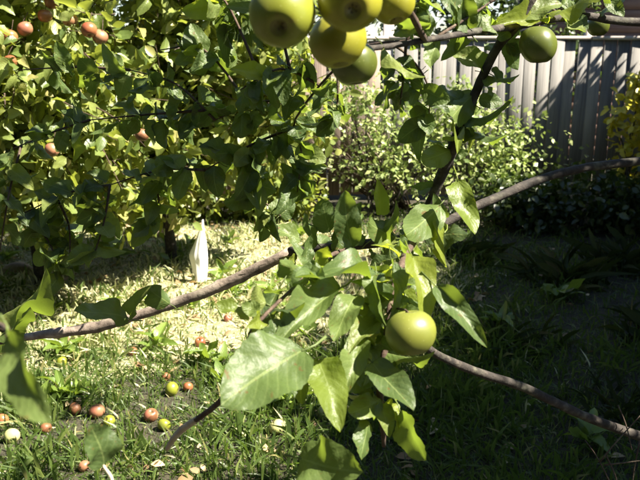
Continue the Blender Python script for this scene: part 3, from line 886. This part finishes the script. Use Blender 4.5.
HAND = [
    (red_l, (304, 350, 1.07), (222, 390, .98), 76, 5, 0, 'leaf'),
    (shoot_l, (380, 274, 1.25), (303, 258, 1.12), 42, 20, 2, 'leaf'),
    (shoot_l, (352, 248, 1.3), (342, 186, 1.26), 28, -20, 4, 'leaf'),
    (red_l, (340, 288, 1.2), (283, 320, 1.08), 32, 15, 1, 'leaf'),
    (red_l, (278, 290, 1.22), (243, 350, 1.2), 26, 150, 1, 'leaf'),
    (shoot_l, (318, 360, 1.15), (342, 410, 1.06), 40, 10, 1, 'yellow_leaf'),
    (red_l, (296, 352, 1.16), (299, 408, 1.12), 26, 160, 0, 'leaf'),
    (shoot_l, (362, 338, 1.18), (347, 382, 1.1), 27, 10, 1, 'leaf'),
    (shoot_l, (366, 340, 1.2), (378, 375, 1.15), 22, -40, 3, 'leaf'),
    (shoot_l, (372, 362, 1.14), (410, 400, 1.05), 36, 0, 0, 'leaf'),
    (shoot_l, (412, 256, 1.2), (436, 306, 1.12), 33, -10, 1, 'yellow_leaf'),
    (shoot_l, (436, 286, 1.16), (486, 336, 1.10), 24, 20, 1, 'leaf'),
    (shoot_l, (376, 276, 1.2), (376, 322, 1.15), 20, 40, 7, 'leaf'),
    (shoot_l, (392, 262, 1.22), (404, 312, 1.16), 22, -30, 3, 'leaf'),
    (shoot_l, (356, 295, 1.2), (335, 330, 1.1), 30, 0, 2, 'leaf'),
    (fork_l, (458, 180, 1.55), (470, 226, 1.48), 24, 30, 6, 'yellow_leaf'),
    (fork_l, (445, 232, 1.6), (432, 255, 1.5), 17, 60, 7, 'yellow_leaf'),
    (fork_l, (440, 205, 1.6), (402, 245, 1.5), 36, 170, 0, 'leaf'),
    (shoot_l, (300, 458, 1.1), (350, 470, 1.0), 52, 30, 2, 'leaf'),
    (shoot_l, (400, 412, 1.2), (416, 462, 1.15), 36, 70, 0, 'leaf'),
    (shoot_l, (368, 420, 1.2), (356, 462, 1.15), 24, 140, 0, 'leaf'),
    (red_l, (262, 305, 1.15), (300, 322, 1.1), 22, 150, 1, 'leaf'),
    (red_l, (322, 268, 1.22), (286, 282, 1.2), 20, 30, 3, 'leaf'),
    (main_l, (300, 200, 1.65), (288, 168, 1.6), 22, 0, 1, 'leaf'),
    (main_l, (302, 200, 1.65), (302, 165, 1.6), 16, 30, 3, 'leaf'),
    (main_l, (380, 215, 1.7), (383, 186, 1.66), 15, 20, 3, 'yellow_leaf'),
    (main_l, (330, 232, 1.7), (318, 198, 1.66), 26, 170, 0, 'leaf'),
    (main_l, (372, 240, 1.68), (410, 212, 1.62), 30, 170, 1, 'leaf'),
    (main_l, (300, 240, 1.75), (268, 222, 1.7), 22, 0, 2, 'leaf'),
    (main_l, (352, 246, 1.7), (330, 222, 1.6), 30, 170, 1, 'leaf'),
    (main_l, (400, 240, 1.7), (360, 228, 1.6), 34, 165, 0, 'leaf'),
    (main_l, (318, 244, 1.7), (296, 216, 1.62), 26, 165, 2, 'leaf'),
    (main_l, (420, 232, 1.7), (446, 210, 1.6), 28, 165, 1, 'leaf'),
    (main_l, (425, 236, 1.65), (470, 240, 1.6), 28, 165, 2, 'leaf'),
    (main_l, (396, 238, 1.66), (420, 262, 1.6), 26, 165, 4, 'leaf'),
    (main_l, (340, 246, 1.7), (352, 212, 1.62), 22, 20, 1, 'leaf'),
    (shoot_l, (384, 318, 1.22), (352, 332, 1.14), 24, 30, 1, 'leaf'),
    (shoot_l, (384, 352, 1.22), (432, 372, 1.16), 24, 160, 1, 'leaf'),
    (shoot_l, (381, 398, 1.22), (345, 420, 1.15), 28, 160, 2, 'leaf'),
    (shoot_l, (388, 300, 1.24), (362, 275, 1.2), 20, 10, 7, 'leaf'),
    (shoot_l, (390, 300, 1.24), (425, 322, 1.24), 22, 0, 1, 'leaf'),
    (red_l, (310, 275, 1.25), (268, 262, 1.2), 18, 160, 1, 'leaf'),
    (red_l, (258, 325, 1.12), (276, 352, 1.08), 20, 160, 1, 'leaf'),
    # top: around the apples and the thin dark branch
    (top_l, (470, 30, 1.4), (450, -14, 1.35), 38, 15, 0, 'leaf'),
    (top_l, (384, 48, 1.22), (413, 90, 1.2), 20, 160, 1, 'leaf'),
    (top_l, (545, 22, 1.55), (512, 10, 1.45), 20, 0, 1, 'yellow_leaf'),
    (top_l, (548, 14, 1.58), (608, 4, 1.5), 26, 150, 2, 'yellow_leaf'),
    (top_l, (520, 18, 1.52), (560, -6, 1.5), 26, 10, 1, 'leaf'),
    (top_l, (600, 12, 1.68), (640, -4, 1.6), 26, 160, 0, 'leaf'),
    (top_l, (440, 38, 1.36), (420, 70, 1.34), 22, 150, 1, 'leaf'),
    (top_l, (430, 36, 1.34), (412, 2, 1.3), 26, 150, 2, 'leaf'),
    (fork_l, (476, 92, 1.6), (440, 125, 1.55), 30, 165, 1, 'leaf'),
    (fork_l, (470, 104, 1.6), (432, 92, 1.56), 26, 165, 2, 'leaf'),
    (fork_l, (466, 115, 1.6), (508, 130, 1.55), 24, 160, 5, 'leaf'),
    (fork_l, (462, 126, 1.62), (498, 152, 1.56), 26, 165, 1, 'leaf'),
    (fork_l, (455, 138, 1.64), (462, 128, 1.5), 14, 0, 1, 'yellow_leaf'),
    (fork_l, (486, 70, 1.58), (460, 46, 1.55), 24, 10, 3, 'leaf'),
    (fork_l, (484, 74, 1.58), (515, 88, 1.54), 22, 165, 1, 'leaf'),
    (fork_l, (505, 40, 1.54), (478, 12, 1.5), 22, 20, 4, 'leaf'),
    (fork_l, (450, 150, 1.65), (418, 165, 1.6), 24, 160, 0, 'leaf'),
    # left fringe near the camera
    (main_l, (8, 336, .62), (24, 420, .54), 46, 62, 0, 'leaf'),
    (main_l, (-4, 318, 1.6), (62, 302, 1.5), 26, 160, 1, 'leaf'),
    (main_l, (-10, 345, 1.6), (40, 322, 1.5), 26, 150, 0, 'leaf'),
    (main_l, (128, 318, 1.85), (80, 304, 1.75), 30, 0, 2, 'leaf'),
    (main_l, (130, 316, 1.85), (138, 290, 1.78), 18, 0, 1, 'leaf'),
    (main_l, (170, 304, 1.86), (142, 286, 1.8), 24, 165, 1, 'leaf'),
]
for i, h in enumerate(HAND): big(*h[:4], h[4], h[5], h[6])
for (Lm, PPs, lo, hi, cnt) in ((shoot_l, shoot_P, .15, .85, 62), (red_l, red_P, .1, .62, 20), (fork_l, fork_P, .05, .75, 22), (main_l, main_P, .42, .56, 22)):
    for k_ in range(cnt):
        ii = int(len(PPs) * (lo + (hi - lo) * (k_ + rng.random()) / cnt)); ii = min(ii, len(PPs) - 2)
        p = PPs[ii]; d = nrm(PPs[ii + 1] - p)
        side = nrm(np.cross(d, rng.normal(size=3)))
        D = nrm(side + .35 * d * np.sign(rng.normal()) + np.array([0, -.1, -.15]))
        N = nrm(np.array([.25, -.3, .7]) + .55 * rng.normal(size=3))
        leaf_object(Lm, p + D * .012, D, N, rng.uniform(.028, .058), rng.uniform(.020, .038), int(rng.integers(8)), 'leaf' if rng.random() < .85 else 'yellow_leaf')
# the leaf with the white stalk at the bottom left edge of the frame grows on a low shoot
st_l, _ = limb('shoot', [at(-60, 352, 2.05), at(-70, 440, 1.5), at(-20, 530, 1.05), at(95, 515, .93), at(112, 484, .92), at(103, 465, .92)], [.006, .005, .004, .003, .0022, .002], 'pale_wood', 6)
big(st_l, (104, 465, .92), (98, 428, .88), 40, 0, 2, 'leaf')
nl_l, _ = limb('shoot', [at(20, 338, 2.0), at(-20, 320, 1.2), at(2, 326, .70), at(8, 337, .62)], [.006, .005, .003, .002], 'twig', 6)

# leafy spurs hanging across the upper left, mostly in the shade of the crown overhead
SPURS = [((296, 118, 1.6), (297, 195, 1.6)), ((310, 60, 1.5), (240, 90, 1.5)), ((300, 95, 1.55), (215, 120, 1.6)), ((290, 130, 1.6), (205, 170, 1.65)),
         ((240, 60, 1.6), (160, 50, 1.7)), ((215, 110, 1.6), (130, 70, 1.7)), ((200, 120, 1.65), (90, 120, 1.75)), ((205, 165, 1.65), (110, 185, 1.8)),
         ((130, 75, 1.7), (20, 70, 1.8)), ((95, 122, 1.75), (10, 150, 1.85)), ((110, 180, 1.8), (20, 215, 1.85)), ((250, 150, 1.6), (255, 200, 1.65)),
         ((330, 80, 1.5), (335, 125, 1.5)), ((160, 180, 1.75), (150, 230, 1.8)), ((60, 200, 1.85), (70, 260, 1.85)), ((10, 150, 1.8), (0, 250, 1.8)),
         ((420, 70, 1.5), (428, 130, 1.55)), ((235, 35, 1.5), (215, -5, 1.5)), ((398, 30, 1.3), (425, -8, 1.3)), ((25, 210, 1.85), (62, 278, 1.85)), ((108, 192, 1.8), (92, 262, 1.8)), ((455, 33, 1.4), (490, 2, 1.42)), ((560, 14, 1.62), (610, -4, 1.62)), ((395, 60, 1.35), (400, 105, 1.38)), ((300, 20, 1.5), (235, 12, 1.5)), ((240, 200, 1.7), (282, 217, 1.7))]
POOL = [np.array(fruit_P), np.array(top_P)[-14:]]
for i, (a, e) in enumerate(SPURS):
    A = at(*a); E = at(*e)
    pool = np.vstack(POOL)                                       # every spur leaves the nearest twig already there
    back = pool[np.argmin(np.linalg.norm(pool - A, axis=1))]
    gap = np.linalg.norm(A - back)
    ctr = [back, (A + back) / 2 + np.array([0, 0, .15 * gap]), A] if gap > .12 else [back]
    ctr += [(A + E) / 2 + np.array([.01, 0, .012]), E]
    sp, PP = limb('spur', ctr, list(np.linspace(.0034, .0012, len(ctr))), 'twig', 6, .03, 4)
    POOL.append(np.array(PP))
    d = nrm(E - A); Ln = np.linalg.norm(E - A)
    nlv = int(5 + Ln / .018)
    for k_ in range(min(nlv, 15)):
        t = (k_ + .6 * rng.random()) / nlv
        p = A + (E - A) * t
        side = nrm(np.cross(d, rng.normal(size=3)))
        D = nrm(d * .3 + side * 1.0 + np.array([0, -.05, -.2]))
        N = nrm(np.array([.1, -.35, .6]) + .6 * rng.normal(size=3))
        q = rng.random()
        leaf_object(sp, p, D, N, rng.uniform(.042, .075), rng.uniform(.030, .048), int(rng.integers(8)), 'leaf' if q < .96 else 'yellow_leaf')

# ---- the apples hanging on the near tree
def hang(px, py, d, diam, mat, label, cdir, squash=.92, to=None, seed=0):
    p = at(px, py, d)
    apple(tuple(p), diam, mat, label, cdir, squash, None if to is None else tuple(to), seed, 'apples hanging on the near tree')


hang(282, 14, .87, .076, 'apple_green', 'big yellow-green apple hanging at the left of the top cluster, calyx showing', (-.06, -.90, -.45), .96, at(285, -42, .905), 1)
hang(350, 0, .87, .073, 'apple_yellow', 'big yellow-green apple cut by the top edge, calyx facing out, right of the cluster', (.10, -.92, -.38), .93, at(345, -43, .955), 2)
hang(338, 41, .95, .072, 'apple_yellow', 'yellow apple squeezed below and between the two big ones of the cluster', (.15, -.3, -.95), .92, at(335, -44, .96), 3)
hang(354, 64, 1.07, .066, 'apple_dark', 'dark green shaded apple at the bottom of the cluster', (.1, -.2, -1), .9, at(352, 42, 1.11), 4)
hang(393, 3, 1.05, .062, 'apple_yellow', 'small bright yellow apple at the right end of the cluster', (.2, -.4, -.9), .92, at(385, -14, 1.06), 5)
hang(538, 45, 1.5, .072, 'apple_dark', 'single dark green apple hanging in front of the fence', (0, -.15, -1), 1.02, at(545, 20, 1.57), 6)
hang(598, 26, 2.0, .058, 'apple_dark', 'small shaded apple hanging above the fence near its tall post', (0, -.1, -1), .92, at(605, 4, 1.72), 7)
hang(411, 333, 1.12, .073, 'apple_half_shaded', 'green apple hanging low among the centre leaves', (.1, -.25, -1), .92, at(390, 308, 1.24), 8)

# ------------------------------------------------------------------ the two sunlit apple trees at left
def orchard_tree(label, gx, gy, blobs, ntw, seed, limbs):
    base = on_ground(gx, gy)
    root = empty('apple_tree', tuple(base), label, 'tree', 'sunlit apple trees at left')
    T = Tubes()
    top = base + np.array([.03, .02, .85])
    T.add([base - [0, 0, .08], base + [0, 0, .08], base + [-.02, .02, .4], top], [.055, .042, .034, .03], 10, 5, .06)
    link('trunk', T.mesh('trunk', M['bark']), root)
    T = Tubes()
    for e in limbs:
        e = np.array(e); T.add([top - [0, 0, .05], (top + e) / 2 + rng.normal(0, .06, 3), e], [.026, .018, .006], 7, 5, .05)
    P, D, N, L, TW = crown_leaves(blobs, ntw, 10, (.06, .105), seed)
    for a, b_, c in TW[::2]: T.add([a, b_, c], [.004, .003, .0015], 4, 2)
    cr = link('crown', T.mesh('crown', M['twig']), root)
    x, y, d = project(P)
    vis = (x > -10) & (x < 650) & (y > -10) & (y < 470)
    order = np.argsort(np.where(vis, d, 99))[:270]
    sel = np.zeros(len(P), bool); sel[order] = True
    for i in order:
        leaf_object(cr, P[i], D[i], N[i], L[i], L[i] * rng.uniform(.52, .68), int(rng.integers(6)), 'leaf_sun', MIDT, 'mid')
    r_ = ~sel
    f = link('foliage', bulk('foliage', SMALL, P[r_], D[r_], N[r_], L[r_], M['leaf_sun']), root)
    f['kind'] = 'stuff'
    return root


orchard_tree('sunlit apple tree with a slim trunk near the left edge, bearing red apples', 42, 285,
             [((-2.0, 4.3, 1.45), (.75, .7, .62)), ((-1.5, 4.0, 1.55), (.6, .55, .5)), ((-2.3, 4.2, .95), (.6, .5, .4)), ((-1.9, 4.1, 2.0), (.8, .6, .4)), ((-1.35, 3.9, 1.15), (.4, .4, .3)), ((-1.75, 4.6, 1.2), (.7, .5, .5)), ((-2.1, 4.0, .80), (.55, .35, .26)), ((-1.45, 4.1, .84), (.45, .35, .26))], 1080, 11,
             [(-2.3, 4.3, 1.5), (-1.5, 4.0, 1.6), (-1.9, 4.0, 2.0), (-2.2, 4.1, 1.0), (-1.35, 3.9, 1.2)])
orchard_tree('sunlit apple tree behind the white cloth, its slim trunk beside a pale stone', 172, 262,
             [((-.75, 4.9, 1.45), (.6, .5, .55)), ((-1.1, 4.6, 1.2), (.5, .45, .4)), ((-.55, 4.8, 1.75), (.5, .5, .4)), ((-.35, 5.0, 1.15), (.35, .35, .3)), ((-.9, 4.7, 2.0), (.6, .5, .4)), ((-.95, 5.2, 1.0), (.55, .3, .35)), ((-1.05, 4.75, .80), (.4, .3, .24))], 860, 12,
             [(-.5, 4.9, 1.4), (-1.1, 4.6, 1.3), (-.6, 4.8, 1.8), (-.4, 5.0, 1.15), (-.9, 4.7, 2.0)])
RED = [(10, 37, 3.7, 'apple_red', 'small red and yellow apple high at the left edge of the sunlit tree'), (25, 29, 3.75, 'apple_pink', 'pale pink apple just right of the left edge apple'),
       (45, 16, 3.8, 'apple_red', 'red apple near the top left, above the pale pink apple'), (70, 20, 3.7, 'apple_pink', 'orange-pink apple under a leaf at the top left'),
       (89, 30, 3.6, 'apple_red', 'bright red apple rightmost of the top left fruit'), (52, 2, 3.8, 'apple_pink', 'pink apple cut by the top edge at left'),
       (100, 37, 3.65, 'apple_pink', 'pale pink apple just below the bright red one'), (10, 62, 3.7, 'apple_red', 'red apple below the left edge pair in the sunlit tree'),
       (142, 135, 3.5, 'apple_brown', 'dark red shaded apple in the middle of the left foliage'), (52, 150, 3.6, 'apple_pink', 'orange-pink apple low in the left foliage'),
       (72, 118, 3.65, 'apple_red', 'red apple hanging below the middle of the left foliage')]
for i, (px, py, d, mt, lab) in enumerate(RED):
    p = at(px, py, d - (.22 if px < 120 else .15))
    apple(tuple(p), rng.uniform(.062, .072), mt, lab, (rng.normal(0, .25), rng.normal(-.2, .25), -1), .9, tuple(p + np.array([.01, .03, .075])), 40 + i, 'red apples on the sunlit trees')

# ------------------------------------------------------------------ small things on the ground
# white pointed cloth standing in the dry grass
cb = on_ground(201, 284)
cx = np.array(cb)
V, F = [], []
ns, nr = 30, 18
for i in range(nr + 1):
    t = i / nr
    h = .41 * (1 - t)
    r0 = .004 + .047 * min(1, t / .55) ** 1.15 * (1 - .45 * max(0, t - .55) / .45)
    off = .032 * (1 - min(1, t / .55)) - .004
    for j in range(ns):
        a = 2 * math.pi * j / ns
        rr_ = r0 * (1 + .22 * math.sin(4 * a + 3 * t) * t + .13 * math.sin(7 * a - 5 * t + 1) * min(1, 2 * t) + .015 * rng.normal())
        V.append((cx[0] + off + rr_ * math.cos(a), cx[1] + .7 * rr_ * math.sin(a), h + .006 + (.012 * math.sin(6 * a) if i == nr else 0)))
for i in range(nr):
    for j in range(ns):
        k_ = (j + 1) % ns
        F.append((i * ns + j, (i + 1) * ns + j, (i + 1) * ns + k_, i * ns + k_))
wc = link('cloth_cone', mesh_np('cloth_cone', V, F, mats=(M['cloth'],)))
md = wc.modifiers.new('thick', 'SOLIDIFY'); md.thickness = .003
tag(wc, 'white pointed cloth standing upright in the dry grass behind the low limb', 'cloth')

# pale stones by the left trunks
for i, (px, py, s, lab) in enumerate([(150, 236, .11, 'pale pinkish stone beside the slim trunk behind the white cloth'), (136, 238, .08, 'smaller pale stone left of the pinkish one'),
                                      (20, 276, .09, 'pale stone at the foot of the left edge trunk')]):
    p = on_ground(px, py)
    r = np.random.default_rng(300 + i)
    V, F = [], []
    for a in range(9):
        for b2 in range(14):
            tt = math.pi * a / 8; ff = 2 * math.pi * b2 / 14
            d = np.array([math.sin(tt) * math.cos(ff), math.sin(tt) * math.sin(ff), math.cos(tt)])
            w = 1 + .12 * math.sin(3 * d[0] + i) + .1 * math.sin(4 * d[1] + 2 * d[2] + i)
            V.append(p + d * w * s * np.array([1.3, .8, .62]) + [0, 0, s * .4])
    for a in range(8):
        for b2 in range(14):
            c2 = (b2 + 1) % 14
            F.append((a * 14 + b2, (a + 1) * 14 + b2, (a + 1) * 14 + c2, a * 14 + c2))
    tag(link('stone', mesh_np('stone', V, F, mats=(M['stick'],))), lab, 'stone', 'stones under the left trees')

# broad-leaved weeds
for i, (px, py, s, lab) in enumerate([(64, 358, .15, 'bright star-shaped weed in the sun below the low limb at left'), (158, 352, .16, 'leafy weed in the sun left of the red windfall apple'),
                                      (118, 262, .17, 'leafy weed at the foot of the left trees'), (300, 240, .15, 'leafy weed behind the end of the low limb'),
                                      (205, 365, .13, 'weed growing just above the big lit leaf at left'), (62, 400, .12, 'upright weed in the shaded grass at left'),
                                      (560, 300, .2, 'dim weed in the shaded ground at right'), (500, 330, .16, 'dim weed in the shade behind the arching leaf'),
                                      (588, 448, .14, 'green weed at the bottom right beside the dry stalks')]):
    p = on_ground(px, py)
    root = empty('weed', tuple(p), lab, 'weed', 'weeds on the ground')
    T = Tubes(); T.add([p - [0, 0, .02], p + [0, 0, .03], p + [.01, 0, .07]], [.004, .004, .003], 5, 2)
    link('stem', T.mesh('weed_stem', M['weed']), root)
    crn = root
    for k_ in range(9):
        a = k_ * 2.4 + i; el = rng.uniform(.25, 1.2)
        D = np.array([math.cos(a), math.sin(a), el])
        o = leaf_object(crn, p + np.array([0, 0, .02 + .005 * k_]) - np.array(root.location), D, np.array([-.3 * D[0], -.3 * D[1], 1.0]), s * rng.uniform(.6, 1), s * rng.uniform(.22, .34), int(rng.integers(6)), 'weed', MIDT, 'mid')

n = 90
cxy = np.stack([rng.uniform(-2.2, .35, n), rng.uniform(2.7, 5.6, n)], -1)
dx = np.abs(cxy[:, None, 0] - WG[None, :, 0]); dy = WG[None, :, 1] - cxy[:, None, 1]
cxy = cxy[~((dx < .13) & (dy > -.1) & (dy < .42)).any(1)]; n = len(cxy)      # none in front of a fallen apple
P = np.repeat(np.c_[cxy, np.full(n, .015)], 9, 0); a = np.tile(np.arange(9) * 2.4, n) + np.repeat(rng.uniform(0, 6, n), 9); m_ = len(P)
D = np.stack([np.cos(a), np.sin(a), rng.uniform(.3, 1.6, m_)], -1)
N = np.stack([-.4 * np.cos(a), -.4 * np.sin(a), np.ones(m_)], -1) + .2 * rng.normal(size=(m_, 3))
f = link('ground_weeds', bulk('ground_weeds', SMALL, P, D, N, rng.uniform(.05, .13, m_) * np.repeat(rng.uniform(.6, 1.2, n), 9), M['weed'], Wf=rng.uniform(.4, .75, m_)))
tag(f, 'low broad-leaved weeds dotted over the straw and grass', 'weeds', kind='stuff')

# dry stalks at the bottom right
ds = empty('dry_stalks', tuple(on_ground(615, 500)), 'thin dry crossing stalks in the shade at the bottom right corner', 'stalks')
for a, b2, c2 in [((600, 462, 1.9), (618, 440, 1.9), (650, 405, 1.92)), ((604, 465, 1.9), (630, 462, 1.88), (660, 458, 1.88)), ((606, 455, 1.9), (615, 475, 1.88), (622, 500, 1.86)),
                  ((618, 405, 1.95), (626, 425, 1.93), (632, 450, 1.9)), ((640, 440, 1.9), (634, 470, 1.9), (630, 510, 1.9)), ((618, 500, 1.86), (600, 462, 1.9), (585, 440, 1.95))]:
    T = Tubes(); g0 = at(*a); g1 = at(*c2)
    T.add([g0, at(*b2), g1], [.002, .0018, .0012], 5, 4)
    link('stalk', T.mesh('stalk', M['twig']), ds)
T = Tubes(); T.add([on_ground(615, 500), at(618, 500, 1.86)], [.005, .0035], 5, 3); link('stalk', T.mesh('stalk', M['twig']), ds)
